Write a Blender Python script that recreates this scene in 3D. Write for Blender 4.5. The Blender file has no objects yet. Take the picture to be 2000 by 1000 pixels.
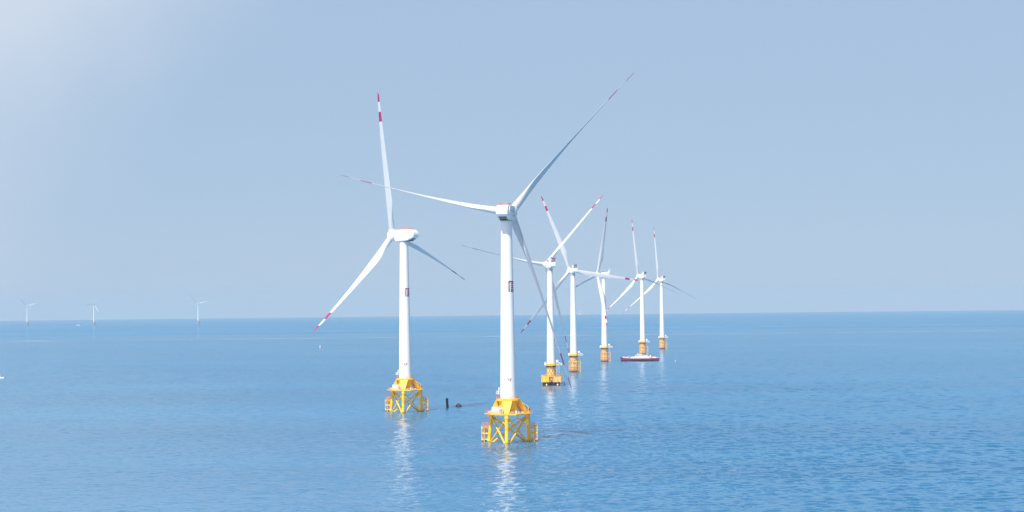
import bpy, math, random
import numpy as np
from mathutils import Vector, Matrix
random.seed(7)
sc = bpy.context.scene
COL = sc.collection
R = math.radians
EARTH = 7.4e6                      # effective earth radius: the sea really curves away to its horizon
def sea_z(x, y): return -(x*x + y*y) / (2*EARTH)

# ---------------------------------------------------------------- camera
CAM_H = 58.5
pitch = math.atan(99/4200.0); roll = 0.0105
fw = Vector((0, math.cos(pitch), math.sin(pitch)))
rt = Vector((1, 0, 0)); up = rt.cross(fw)
r2 = math.cos(roll)*rt - math.sin(roll)*up
u2 = math.sin(roll)*rt + math.cos(roll)*up
cam = bpy.data.cameras.new('camera'); cam.sensor_width = 36; cam.lens = 75.6
cam.clip_start = 1; cam.clip_end = 120000
co = bpy.data.objects.new('camera', cam); COL.objects.link(co)
m = Matrix.Identity(4)
for i in range(3):
    m[i][0] = r2[i]; m[i][1] = u2[i]; m[i][2] = -fw[i]
m[0][3] = 0; m[1][3] = 0; m[2][3] = CAM_H
co.matrix_world = m
sc.camera = co

# ---------------------------------------------------------------- sky and sun
SUN_EL, SUN_AZ = 53.0, 206.0       # azimuth clockwise from +Y (the view direction): behind the camera, to the left
wd = bpy.data.worlds.new('World'); sc.world = wd; wd.use_nodes = True
nt = wd.node_tree; nt.nodes.clear()
sky = nt.nodes.new('ShaderNodeTexSky'); sky.sky_type = 'NISHITA'; sky.sun_disc = False
sky.sun_elevation = R(SUN_EL); sky.sun_rotation = R(SUN_AZ)
sky.air_density = 0.8; sky.dust_density = 0.2; sky.ozone_density = 3.0; sky.altitude = 60
bg = nt.nodes.new('ShaderNodeBackground'); bg.inputs[1].default_value = 0.09
wo = nt.nodes.new('ShaderNodeOutputWorld')
veil = nt.nodes.new('ShaderNodeMix'); veil.data_type = 'RGBA'; veil.inputs['Factor'].default_value = .86   # thin even veil over the blue
veil.inputs['B'].default_value = (3.65, 4.9, 6.65, 1)
tcw = nt.nodes.new('ShaderNodeTexCoord'); sxw = nt.nodes.new('ShaderNodeSeparateXYZ'); mrw = nt.nodes.new('ShaderNodeMapRange')
mrw.interpolation_type = 'SMOOTHSTEP'                 # the pale veil lies low over the sea; overhead the sky is clear blue
for k_, v_ in (('From Min', .12), ('From Max', .30), ('To Min', .88), ('To Max', .03)): mrw.inputs[k_].default_value = v_
nt.links.new(tcw.outputs['Generated'], sxw.inputs[0]); nt.links.new(sxw.outputs['Z'], mrw.inputs['Value']); nt.links.new(mrw.outputs[0], veil.inputs['Factor'])
nt.links.new(sky.outputs[0], veil.inputs['A']); 
# soft white glow painted into the left part of the sky, uneven like thin cloud
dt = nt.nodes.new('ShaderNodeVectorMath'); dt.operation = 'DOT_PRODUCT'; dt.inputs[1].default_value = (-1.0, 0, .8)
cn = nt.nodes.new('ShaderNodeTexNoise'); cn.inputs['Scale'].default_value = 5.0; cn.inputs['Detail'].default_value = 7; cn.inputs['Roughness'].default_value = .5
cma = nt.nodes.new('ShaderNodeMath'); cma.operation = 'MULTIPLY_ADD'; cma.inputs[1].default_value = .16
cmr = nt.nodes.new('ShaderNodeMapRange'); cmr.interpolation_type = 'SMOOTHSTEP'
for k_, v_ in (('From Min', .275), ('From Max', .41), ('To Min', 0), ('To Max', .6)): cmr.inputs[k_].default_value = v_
glow_mix = nt.nodes.new('ShaderNodeMix'); glow_mix.data_type = 'RGBA'; glow_mix.inputs['B'].default_value = (7.0, 7.5, 8.2, 1)
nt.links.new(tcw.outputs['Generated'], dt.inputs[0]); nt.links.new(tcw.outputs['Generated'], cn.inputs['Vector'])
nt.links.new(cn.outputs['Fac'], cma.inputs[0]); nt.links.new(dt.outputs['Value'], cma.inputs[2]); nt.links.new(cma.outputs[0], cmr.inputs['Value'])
nt.links.new(cmr.outputs[0], glow_mix.inputs['Factor']); nt.links.new(veil.outputs['Result'], glow_mix.inputs['A']); nt.links.new(glow_mix.outputs['Result'], bg.inputs[0]); nt.links.new(bg.outputs[0], wo.inputs[0])
sd = bpy.data.lights.new('sun', 'SUN'); sd.energy = 5.0; sd.angle = R(0.53); sd.color = (1.0, 0.965, 0.92)
so = bpy.data.objects.new('sun', sd); COL.objects.link(so)
sv = Vector((math.sin(R(SUN_AZ))*math.cos(R(SUN_EL)), math.cos(R(SUN_AZ))*math.cos(R(SUN_EL)), math.sin(R(SUN_EL))))
so.rotation_euler = sv.to_track_quat('Z', 'Y').to_euler(); so.location = (0, 0, 300)
sc.view_settings.view_transform = 'Standard'; sc.view_settings.look = 'None'
sc.view_settings.gamma = 1; sc.view_settings.exposure = 0.3
sc.render.engine = 'CYCLES'
sc.cycles.max_bounces = 8; sc.cycles.volume_bounces = 1

# ---------------------------------------------------------------- materials
def mat(name, col, rough=0.5, metal=0.0, var=0.0, vscale=0.4, stretch=(1, 1, 1), dirt=None):
    ma = bpy.data.materials.new(name); ma.use_nodes = True
    n = ma.node_tree; b = n.nodes['Principled BSDF']
    b.inputs['Base Color'].default_value = (*col, 1); b.inputs['Roughness'].default_value = rough
    b.inputs['Metallic'].default_value = metal
    if var or dirt:
        tc = n.nodes.new('ShaderNodeTexCoord'); mp = n.nodes.new('ShaderNodeMapping'); mp.inputs['Scale'].default_value = stretch
        nz = n.nodes.new('ShaderNodeTexNoise'); nz.inputs['Scale'].default_value = vscale; nz.inputs['Detail'].default_value = 6
        n.links.new(tc.outputs['Object'], mp.inputs[0]); n.links.new(mp.outputs[0], nz.inputs['Vector'])
        rp = n.nodes.new('ShaderNodeValToRGB')
        d = dirt or tuple(c*(1-var) for c in col)
        rp.color_ramp.elements[0].position = 0.3; rp.color_ramp.elements[0].color = (*d, 1)
        rp.color_ramp.elements[1].position = 0.62; rp.color_ramp.elements[1].color = (*col, 1)
        n.links.new(nz.outputs['Fac'], rp.inputs[0]); n.links.new(rp.outputs[0], b.inputs['Base Color'])
    return ma
M = {
 'white': mat('white_tower_paint', (.75, .745, .73), .38, var=.07, vscale=.5, stretch=(1, 1, .12)),
 'blade': mat('white_blade_gelcoat', (.55, .565, .585), .34, var=.05, vscale=.3),
 'red': mat('crimson_band_paint', (.38, .008, .11), .4, var=.2, vscale=.8),
 'yellow': mat('yellow_structure_paint', (.92, .56, .008), .42, var=.1, vscale=.45, dirt=(.70, .34, .02)),
 'ochre': mat('weathered_yellow_paint', (.86, .52, .16), .5, vscale=.7, dirt=(.50, .25, .12)),
 'orange': mat('orange_railing_paint', (.72, .25, .06), .5, var=.2),
 'farpaint': mat('dull_pinkish_paint', (.50, .40, .36), .5, var=.2),
 'dark': mat('dark_steel', (.035, .035, .045), .55, var=.3),
 'grey': mat('grey_steel', (.42, .43, .45), .45, var=.15),
 'black': mat('black_rubber', (.012, .012, .014), .7, var=.3),
 'rust': mat('rusty_dark_pile', (.03, .022, .022), .75, dirt=(.075, .02, .02), vscale=.9),
 'hull': mat('magenta_hull_paint', (.40, .02, .13), .5, var=.3, vscale=.4),
 'cream': mat('cream_paint', (.75, .62, .42), .5, var=.15),
 'glass': mat('dark_window_glass', (.02, .03, .045), .1),
 'mark': mat('faded_red_lettering', (.26, .03, .07), .5, var=.2),
 'logo': mat('plum_logo_paint', (.22, .006, .07), .5, var=.15),
 'tide': mat('tidal_zone_growth', (.24, .11, .06), .8, dirt=(.07, .04, .03), vscale=1.2),
 'logogrey': mat('grey_blue_logo_paint', (.10, .16, .25), .5, var=.15),
}

# ---------------------------------------------------------------- mesh builder
class MB:
    def __init__(s, *mats): s.v = []; s.f = []; s.mi = []; s.mats = list(mats)
    def add(s, vs, fs, mi=0, M4=None):
        o = len(s.v)
        s.v += [tuple(M4 @ Vector(p)) if M4 else tuple(p) for p in vs]
        s.f += [tuple(i+o for i in f) for f in fs]; s.mi += [mi]*len(fs)
    def box(s, c, d, mi=0, rz=0, M4=None):
        x, y, z = (q/2 for q in d)
        vs = [(sx*x, sy*y, sz*z) for sz in (-1, 1) for sx, sy in ((-1, -1), (1, -1), (1, 1), (-1, 1))]
        T = Matrix.Translation(c) @ Matrix.Rotation(rz, 4, 'Z')
        if M4: T = M4 @ T
        s.add(vs, [(3, 2, 1, 0), (4, 5, 6, 7), (0, 1, 5, 4), (1, 2, 6, 5), (2, 3, 7, 6), (3, 0, 4, 7)], mi, T)
    def tube(s, a, b, r, rb=None, n=10, mi=0, cap=True):
        a = Vector(a); b = Vector(b); rb = r if rb is None else rb
        d = (b-a).normalized(); q = Vector((0, 0, 1)) if abs(d.z) < .9 else Vector((1, 0, 0))
        x = d.cross(q).normalized(); y = d.cross(x)
        vs = []
        for c, rr in ((a, r), (b, rb)):
            for k in range(n):
                t = 2*math.pi*k/n; vs.append(c + x*rr*math.cos(t) + y*rr*math.sin(t))
        fs = [(k, k+n, (k+1) % n+n, (k+1) % n) for k in range(n)]
        if cap: fs += [tuple(range(n)), tuple(range(2*n-1, n-1, -1))]
        s.add(vs, fs, mi)
    def path(s, pts, r, n=8, mi=0):
        for a, b in zip(pts, pts[1:]): s.tube(a, b, r, n=n, mi=mi)
    def lathe(s, prof, n=32, mi=0, M4=None, mis=None):
        """prof: (radius, z) going up"""
        vs = [(rr*math.cos(2*math.pi*k/n), rr*math.sin(2*math.pi*k/n), z) for rr, z in prof for k in range(n)]
        o = len(s.f)
        for i in range(len(prof)-1):
            fs = [(i*n+k, i*n+(k+1) % n, (i+1)*n+(k+1) % n, (i+1)*n+k) for k in range(n)]
            if i == 0: base = len(s.v); s.v += [tuple(M4 @ Vector(p)) if M4 else p for p in vs]
            s.f += [tuple(j+base for j in f) for f in fs]; s.mi += [mis[i] if mis else mi]*n
        s.f += [tuple(base+k for k in range(n-1, -1, -1)), tuple(base+(len(prof)-1)*n+k for k in range(n))]
        s.mi += [mis[0] if mis else mi, mis[-1] if mis else mi]
    def prism(s, poly, y0, y1, mi=0, M4=None, inset=0.0):
        """poly in x,z extruded along y"""
        n = len(poly); vs = [(x, y0, z) for x, z in poly] + [(x, y1, z) for x, z in poly]
        fs = [(k, (k+1) % n, (k+1) % n+n, k+n) for k in range(n)] + [tuple(range(n-1, -1, -1)), tuple(range(n, 2*n))]
        s.add(vs, fs, mi, M4)
    def mesh(s, name, ang=38):
        me = bpy.data.meshes.new(name); me.from_pydata(s.v, [], s.f)
        for k in s.mats: me.materials.append(M[k])
        me.polygons.foreach_set('material_index', s.mi)
        me.update()
        import bmesh
        bm = bmesh.new(); bm.from_mesh(me); bmesh.ops.recalc_face_normals(bm, faces=bm.faces); bm.to_mesh(me); bm.free()
        me.polygons.foreach_set('use_smooth', [True]*len(me.polygons))
        me.set_sharp_from_angle(angle=R(ang))
        return me
CACHE = {}
def cached(key, fn):
    if key not in CACHE: CACHE[key] = fn()
    return CACHE[key]
def link(name, me, parent=None, mw=None):
    o = bpy.data.objects.new(name, me); COL.objects.link(o)
    if parent: o.parent = parent
    if mw is not None: o.matrix_local = mw
    return o
def tag(o, label=None, cat=None, group=None, kind=None):
    if label: o['label'] = label
    if cat: o['category'] = cat
    if group: o['group'] = group
    if kind: o['kind'] = kind
    return o

# ---------------------------------------------------------------- the sea: one curved sheet out past the horizon, real waves on its nearer part
W_IN, W_OUT, W_ANG = 450.0, 5200.0, 18.0
def wave_patch():
    rr = [W_IN]
    while rr[-1] < W_OUT: rr.append(rr[-1]+max(.8, rr[-1]*.0009))
    rr[-1] = W_OUT; rr = np.array(rr); nc = 401
    th = np.radians(90+np.linspace(-W_ANG, W_ANG, nc))
    Rr = rr[:, None]; X = (Rr*np.cos(th)).astype(np.float64); Y = Rr*np.sin(th)
    rng = np.random.default_rng(11); Z = np.zeros_like(X)
    dx = Rr*np.radians(2*W_ANG/(nc-1)); dr = np.maximum(.8, Rr*.0009)
    step = np.maximum(dx*.45, dr)
    gust_ = 1+.22*np.sin(X/97+Y/310+1)*np.sin(Y/181-X/260)+.12*np.sin(X/41-Y/130+2)*np.sin(Y/77+X/300)
    n_ = 84
    for i in range(n_):
        lam = 2.3*(34/2.3)**((i+rng.random())/n_)
        d_ = math.radians(-68)+rng.normal()*.62; k = 2*math.pi/lam
        ka = .0265*(1 if lam < 6 else (6/lam)**1.2)
        f_ = np.clip((lam/step-2.0)/2.0, 0, 1)
        ph = rng.random()*6.283; arg = k*(X*math.cos(d_)+Y*math.sin(d_))+ph
        Z += (ka/k)*f_*(np.sin(arg)+.18*np.sin(2*arg+1.2))
    e1 = np.clip((Rr-W_IN)/60, 0, 1)*np.clip((W_OUT-Rr)/1500, 0, 1)
    e2 = np.clip((W_ANG-np.abs(np.degrees(th)-90))/1.2, 0, 1)[None, :]
    Z = Z*gust_*e1*e2 - Rr**2/(2*EARTH)
    return X, Y, Z
def sea_mesh():
    rs = [0]; r = 120.0
    while r < 38000: rs.append(r); r *= 1.045
    rs = [q for q in rs if abs(q-W_IN) > 12 and abs(q-W_OUT) > 120] + [W_IN, W_OUT]; rs.sort()
    n = 240; vs = [(0, 0, 0)]; fs = []
    for rr in rs[1:]:
        for k in range(n):
            t = 2*math.pi*k/n; x = rr*math.cos(t); y = rr*math.sin(t); vs.append((x, y, sea_z(x, y)))
    for k in range(n): fs.append((0, 1+k, 1+(k+1) % n, 1+(k+1) % n))
    for i in range(len(rs)-2):
        a = 1+i*n; inr = rs[i+1] >= W_IN and rs[i+2] <= W_OUT
        for k in range(n):
            if inr and 48 <= k < 72: continue            # this opening is filled by the waves (72 to 108 degrees)
            fs.append((a+k, a+n+k, a+n+(k+1) % n, a+(k+1) % n))
    X, Y, Z = wave_patch(); nr, nc = X.shape; o = len(vs)
    V = np.concatenate([np.array(vs, dtype=np.float32), np.stack([X, Y, Z], -1).reshape(-1, 3).astype(np.float32)])
    tri = [f[:3] for f in fs if f[2] == f[3]]; quad = np.array([f for f in fs if f[2] != f[3]], dtype=np.int32)
    I = np.arange(nr*nc, dtype=np.int32).reshape(nr, nc)+o
    Q = np.stack([I[:-1, 1:], I[1:, 1:], I[1:, :-1], I[:-1, :-1]], -1).reshape(-1, 4)
    quad = np.concatenate([quad, Q]); loops = np.concatenate([np.array(tri, dtype=np.int32).ravel(), quad.ravel()])
    sizes = np.concatenate([np.full(len(tri), 3), np.full(len(quad), 4)]); starts = np.concatenate([[0], np.cumsum(sizes)[:-1]]).astype(np.int32)
    me = bpy.data.meshes.new('sea'); me.vertices.add(len(V)); me.vertices.foreach_set('co', V.ravel())
    me.loops.add(len(loops)); me.loops.foreach_set('vertex_index', loops)
    me.polygons.add(len(sizes)); me.polygons.foreach_set('loop_start', starts)
    me.update(calc_edges=True); me.polygons.foreach_set('use_smooth', np.ones(len(sizes), dtype=bool)); me.update()
    return me
wm = bpy.data.materials.new('sea_water'); wm.use_nodes = True
n = wm.node_tree; b = n.nodes['Principled BSDF']; L = n.links.new
def N(t, **k):
    x = n.nodes.new(t)
    for a, v in k.items(): setattr(x, a, v)
    return x
geo = N('ShaderNodeNewGeometry')
def noise(scale, detail, sx=1, sy=1, rot=0.0, rough=.55, dist=0.0):
    mp = N('ShaderNodeMapping'); mp.inputs['Scale'].default_value = (sx, sy, 1); mp.inputs['Rotation'].default_value = (0, 0, rot)
    nz = N('ShaderNodeTexNoise'); nz.inputs['Scale'].default_value = scale; nz.inputs['Detail'].default_value = detail
    nz.inputs['Roughness'].default_value = rough; nz.inputs['Distortion'].default_value = dist
    L(geo.outputs['Position'], mp.inputs[0]); L(mp.outputs[0], nz.inputs['Vector']); return nz
def vmath(op, a, c=None, **k):
    x = N('ShaderNodeVectorMath', operation=op)
    L(a, x.inputs[0])
    if c is not None:
        if isinstance(c, tuple): x.inputs[1].default_value = c
        else: L(c, x.inputs[1])
    return x.outputs[0]
def math_(op, a, c):
    x = N('ShaderNodeMath', operation=op); L(a, x.inputs[0])
    if isinstance(c, (int, float)): x.inputs[1].default_value = c
    else: L(c, x.inputs[1])
    return x.outputs[0]
# wave slopes: chop of a few metres, ripples under a metre, long swell
chop = noise(.30, 5, 1, 1.25, .12, .62)
ripple = noise(1.7, 3, 1, 1.2, -.3)
swell = noise(.045, 2, 1, 1.6, .2)
WS_CHOP, WS_RIP, WS_SW = .16, .22, .04
def slope(nz, amp): return vmath('MULTIPLY', vmath('SUBTRACT', nz.outputs['Color'], (.5, .5, .5)), (amp, amp, 0))
gust = noise(.006, 3, 1, 2.6, .05)                # wind patches: rougher and calmer water
gr = N('ShaderNodeMapRange'); gr.inputs['From Min'].default_value = .3; gr.inputs['From Max'].default_value = .7
gr.inputs['To Min'].default_value = .75; gr.inputs['To Max'].default_value = 1.25
L(gust.outputs['Fac'], gr.inputs['Value'])
far = N('ShaderNodeMapRange'); far.inputs['From Min'].default_value = 2600; far.inputs['From Max'].default_value = 5000   # where the modelled waves end the chop is carried by the shading
far.inputs['To Min'].default_value = 1; far.inputs['To Max'].default_value = 4.2
ln = N('ShaderNodeVectorMath', operation='LENGTH'); L(geo.outputs['Position'], ln.inputs[0]); L(ln.outputs['Value'], far.inputs['Value'])
chs = N('ShaderNodeVectorMath', operation='SCALE'); L(slope(chop, WS_CHOP), chs.inputs[0]); L(far.outputs[0], chs.inputs['Scale'])
s1 = vmath('ADD', chs.outputs[0], slope(ripple, WS_RIP))
sc1 = N('ShaderNodeVectorMath', operation='SCALE'); L(s1, sc1.inputs[0]); L(gr.outputs[0], sc1.inputs['Scale'])
s2 = vmath('ADD', sc1.outputs[0], slope(swell, WS_SW))
nn = vmath('NORMALIZE', vmath('ADD', s2, geo.outputs['Normal']))
# colour of the water body with drifting paler and deeper patches and a few thin foam slicks far out
cr = N('ShaderNodeValToRGB'); cr.color_ramp.elements[0].position = .35; cr.color_ramp.elements[0].color = (.0005, .158, .345, 1)
cr.color_ramp.elements[1].position = .68; cr.color_ramp.elements[1].color = (.001, .21, .43, 1)
big = noise(.0016, 4, 1, 3.5, .03)
L(big.outputs['Fac'], cr.inputs[0])
SLICKS = ((4400, 55, .6), (5900, 110, .25), (3700, 30, .25), (3050, 24, .4), (2760, 16, .3))
prev = cr.outputs[0]
sx = N('ShaderNodeSeparateXYZ'); L(geo.outputs['Position'], sx.inputs[0])
wob = noise(.0009, 5, 1, 1)
for Y, wdt, strg in SLICKS:
    yy = math_('ADD', sx.outputs['Y'], math_('MULTIPLY', math_('SUBTRACT', wob.outputs['Fac'], .5), wdt*6.0))
    d = math_('ABSOLUTE', math_('SUBTRACT', yy, Y), 0)
    mr = N('ShaderNodeMapRange'); mr.inputs['From Min'].default_value = 0; mr.inputs['From Max'].default_value = wdt
    mr.inputs['To Min'].default_value = strg; mr.inputs['To Max'].default_value = 0; L(d, mr.inputs['Value'])
    brk = noise(.012, 4, 1, 1, Y*.01); bq = N('ShaderNodeMapRange'); bq.inputs['From Min'].default_value = .38; bq.inputs['From Max'].default_value = .6
    L(brk.outputs['Fac'], bq.inputs['Value'])
    fac = math_('MULTIPLY', mr.outputs[0], bq.outputs[0])
    mx = N('ShaderNodeMix', data_type='RGBA'); L(fac, mx.inputs['Factor']); L(prev, mx.inputs['A']); mx.inputs['B'].default_value = (.55, .68, .75, 1)
    prev = mx.outputs['Result']
n.nodes.remove(b)
dif = N('ShaderNodeBsdfDiffuse'); glo = N('ShaderNodeBsdfGlossy'); glo.inputs['Roughness'].default_value = .06
fre = N('ShaderNodeFresnel'); fre.inputs['IOR'].default_value = 1.333; mxs = N('ShaderNodeMixShader')
L(prev, dif.inputs['Color']); L(nn, glo.inputs['Normal']); L(nn, fre.inputs['Normal'])
L(math_('MULTIPLY', fre.outputs[0], .60), mxs.inputs[0]); L(dif.outputs[0], mxs.inputs[1]); L(glo.outputs[0], mxs.inputs[2])
L(mxs.outputs[0], n.nodes['Material Output'].inputs['Surface'])
sea = link('sea', sea_mesh()); sea.data.materials.append(wm); tag(sea, kind='structure')

# ---------------------------------------------------------------- haze: one closed box round camera and scene
HZ = 1.0
hb = MB(); hb.mats = []
X = 40000
hb.box((0, 0, (225-112)/2), (2*X, 2*X, 225+112))
hm = bpy.data.materials.new('sea_haze'); hm.use_nodes = True; hn = hm.node_tree; hn.nodes.clear()
pv = hn.nodes.new('ShaderNodeVolumePrincipled'); pv.inputs['Color'].default_value = (.55, .63, .68, 1)
pv.inputs['Density'].default_value = 4.0e-5; pv.inputs['Anisotropy'].default_value = 0.0
ho = hn.nodes.new('ShaderNodeOutputMaterial'); hn.links.new(pv.outputs[0], ho.inputs['Volume'])
hme = bpy.data.meshes.new('haze'); hme.from_pydata(hb.v, [], hb.f); hme.materials.append(hm); hme.update()
haze = link('haze', hme); tag(haze, kind='stuff')

# ---------------------------------------------------------------- blades
def smooth(t): t = max(0, min(1, t)); return t*t*(3-2*t)
def blade_mesh(RR, r0, cmax, root_d, pre):
    n = 28; st = 46; mb = MB('blade', 'red'); ring = []
    rs = sorted(set([r0 + (RR-r0)*(i/(st-1)) for i in range(st)] + [RR*.80, RR*.868, RR*.936, RR*.985, RR*.994]))
    vs = []
    for r in rs:
        t = r/RR
        if t < .24: c = root_d + (cmax-root_d)*smooth((t-.04)/.20)
        else: c = cmax*(.20+.80*(1-((t-.24)/.76))**1.02)
        if t > .97: c *= math.sqrt(max(0, 1-((t-.97)/.0305)**2))
        c = max(c, .06)
        th = root_d if t < .05 else None
        k = smooth((t-.04)/.22)                      # circle -> aerofoil
        rel = .19 + .25*(1-smooth((t-.15)/.4))       # relative thickness
        tw = R(17*(1-smooth((t-.05)/.75)) - 1)
        yb = pre*t*t
        for j in range(n):
            a = 2*math.pi*j/n; cx = math.cos(a); sy = math.sin(a)
            circ = (cx*root_d/2, sy*root_d/2)
            u = (1+cx)/2                             # 0 = leading edge, 1 = trailing edge
            yt = 5*(.2969*math.sqrt(u)-.126*u-.3516*u*u+.2843*u**3-.1015*u**4)*rel*c
            fx = (u-.30)*c; fy = (yt*.75 if sy >= 0 else -yt*1.15)
            x = circ[0]*(1-k)+fx*k; y = circ[1]*(1-k)+fy*k
            X_ = x*math.cos(tw)+y*math.sin(tw); Y_ = -x*math.sin(tw)+y*math.cos(tw)
            vs.append((X_, Y_+yb, r))
    fs = []; mi = []
    for i in range(len(rs)-1):
        tm = (rs[i]+rs[i+1])/2/RR
        mm = 1 if (tm > .936 or .80 < tm < .868) else 0
        for j in range(n):
            fs.append((i*n+j, i*n+(j+1) % n, (i+1)*n+(j+1) % n, (i+1)*n+j)); mi.append(mm)
    fs.append(tuple(range(n-1, -1, -1))); mi.append(0); fs.append(tuple((len(rs)-1)*n+j for j in range(n))); mi.append(1)
    mb.v = vs; mb.f = fs; mb.mi = mi
    return mb.mesh('blade', 50)

def basis(a, bb, c, o=(0, 0, 0)):
    q = Matrix.Identity(4)
    for i in range(3): q[i][0] = a[i]; q[i][1] = bb[i]; q[i][2] = c[i]; q[i][3] = o[i]
    return q

def place_blades(root, hub, yaw, ph, RR, p, cone, pre, bm, tilt=5):
    ya = R(yaw); ti = R(tilt)
    a = Vector((-math.sin(ya)*math.cos(ti), math.cos(ya)*math.cos(ti), math.sin(ti)))
    h = a.cross(Vector((0, 0, 1))).normalized(); v = h.cross(a)
    for k in range(3):
        th = R(ph+120*k); r = math.cos(th)*h + math.sin(th)*v; c = R(cone)
        t = -a.cross(r); rr = math.cos(c)*r + math.sin(c)*a; aa = math.cos(c)*a - math.sin(c)*r
        LE = math.cos(R(p))*t + math.sin(R(p))*aa; nn_ = math.cos(R(p))*aa - math.sin(R(p))*t
        link('blade', bm, root, basis(-LE, nn_, rr, hub))
    return a, h, v

# ---------------------------------------------------------------- lettering wrapped on a tower
def tower_r(z, spec):
    z0, r0, z1, r1 = spec; t = (z-z0)/(z1-z0); return r0+(r1-r0)*t
def wrap(name, strokes, parent, spec, zc, ang, mk, off=.03):
    """strokes: rectangles (u0,v0,u1,v1) in metres round / up the tower; ang = direction of the mark's middle"""
    mb = MB(mk)
    for u0, v0, u1, v1 in strokes:
        ns = max(1, int(abs(u1-u0)/.25)); vs = []
        for d in (off, -.05):
            for vv in (v0, v1):
                rr = tower_r(zc+vv, spec)
                for i in range(ns+1):
                    u = u0+(u1-u0)*i/ns; t = ang + u/rr
                    vs.append((math.cos(t)*(rr+d), math.sin(t)*(rr+d), zc+vv))
        k = ns+1; fs = []
        for i in range(ns):
            fs += [(i, i+1, k+i+1, k+i), (2*k+i, 3*k+i, 3*k+i+1, 2*k+i+1), (i, 2*k+i, 2*k+i+1, i+1), (k+i, k+i+1, 3*k+i+1, 3*k+i)]
        fs += [(0, k, 3*k, 2*k), (ns, 2*k+ns, 3*k+ns, k+ns)]
        mb.add(vs, fs)
    return link(name, mb.mesh(name, 30), parent)
GL = {  # stroke letters on a 1 x 1.6 cell
 '1': [(.4, 0, .68, 1.6), (.15, 1.1, .4, 1.38)],
 '7': [(0, 1.34, 1, 1.6), (.74, 1.0, 1, 1.34), (.62, .66, .86, 1.0), (.48, .33, .72, .66), (.36, 0, .6, .33)],
 '6': [(0, .1, .26, 1.5), (.1, 1.36, .95, 1.6), (.1, 0, .9, .24), (.74, .15, 1, .85), (.26, .72, .9, .95)],
 'F': [(0, 0, .28, 1.6), (.28, 1.34, 1, 1.6), (.28, .7, .85, .95)],
}
def text_strokes(s, size=1.0, gap=.32):
    out = []; w = len(s)+gap*(len(s)-1)
    for i, ch in enumerate(s):
        x0 = i*(1+gap)-w/2
        for a in GL[ch]: out.append(((x0+a[0])*size, (a[1]-.8)*size, (x0+a[2])*size, (a[3]-.8)*size))
    return out
LOGO = [(a_-.04, b_-.07, c_+.04, d_+.07) for a_, b_, c_, d_ in [(0, -2.3, .46, 2.3), (.46, 1.85, 3.9, 2.3),                        # bracket: tall bar and top bar
        (1.1, .95, 3.9, 1.32), (1.1, .1, 3.9, .46), (1.1, -.75, 3.9, -.38),
        (1.9, 1.32, 2.25, 1.85), (2.9, .46, 3.25, .95), (1.9, -.38, 2.25, .1), (1.1, -1.5, 3.9, -1.15),
        (1.1, -2.3, 1.5, -1.5), (1.5, -2.3, 2.9, -1.95), (2.5, -1.95, 2.9, -1.5), (3.4, -2.3, 3.75, -1.5), (3.4, -1.15, 3.7, -.75)]]

# ---------------------------------------------------------------- jacket foundation turbine (numbered, in front)
SPEC_A = (18.95, 3.45, 96.2, 2.35)
def tower_a_mesh():
    mb = MB('white', 'grey'); pr = []; mis = []
    zs = [18.95, 19.25, 19.3, 42, 42.05, 42.13, 42.18, 68, 68.05, 68.13, 68.18, 95.4, 95.5, 96.2]
    for z in zs:
        r = tower_r(z, SPEC_A)
        if z in (42.05, 42.13, 68.05, 68.13): r += .035
        if z in (18.95, 19.25): r += .12
        if z in (95.5, 96.2): r += .1
        pr.append((r, z))
    mb.lathe(pr, 64); return mb.mesh('tower', 14)
LEGS = (-90, 30, 150)
def deck_poly(r, w=22): return [(r*math.cos(R(L_+d)), r*math.sin(R(L_+d))) for L_ in LEGS for d in (-w, w)]
def deck_a():
    mb = MB('yellow'); P = [deck_poly(q) for q in (9.9, 10.6, 10.6, 10.45)]; Z = (12.05, 12.2, 12.55, 12.6); vs = []
    for p, z in zip(P, Z): vs += [(x, y, z) for x, y in p]
    fs = [(i*6+k, i*6+(k+1) % 6, (i+1)*6+(k+1) % 6, (i+1)*6+k) for i in range(3) for k in range(6)] + [tuple(range(5, -1, -1)), tuple(range(18, 24))]
    mb.add(vs, fs); return mb.mesh('deck', 20)
def rail_poly(mb, P, z, h=1.15, tr=.06, step=1.4):
    for (x0, y0), (x1, y1) in zip(P, P[1:]+P[:1]):
        n = max(1, round(math.hypot(x1-x0, y1-y0)/step))
        for i in range(n): x = x0+(x1-x0)*i/n; y = y0+(y1-y0)*i/n; mb.tube((x, y, z), (x, y, z+h), tr, n=5)
        for hh in (h, h*.55): mb.tube((x0, y0, z+hh), (x1, y1, z+hh), tr*.9, n=5)
def rail_ring(mb, r, z, n, h=1.15, tr=.055, ph=0.0, sides=None, skip=()):
    pts = []
    for k in range(n):
        t = ph + 2*math.pi*k/n; rr = r
        if sides:
            w = 2*math.pi/sides; q = ((t-R(22.5)) % w)-w/2; rr = r*math.cos(w/2)/math.cos(q)
        pts.append((rr*math.cos(t), rr*math.sin(t)))
    for k, (x, y) in enumerate(pts):
        if k in skip: continue
        mb.tube((x, y, z), (x, y, z+h), tr, n=5)
        x2, y2 = pts[(k+1) % n]
        if (k+1) % n in skip: continue
        for hh in (h, h*.55): mb.tube((x, y, z+hh), (x2, y2, z+hh), tr*.9, n=5)
def railing_a(i):
    mb = MB('orange')
    if i: rail_ring(mb, 5.0, 18.85, 20, tr=.06, h=1.0)
    else: rail_poly(mb, deck_poly(10.4), 12.58, tr=.05)
    return mb.mesh('railing')
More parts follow.
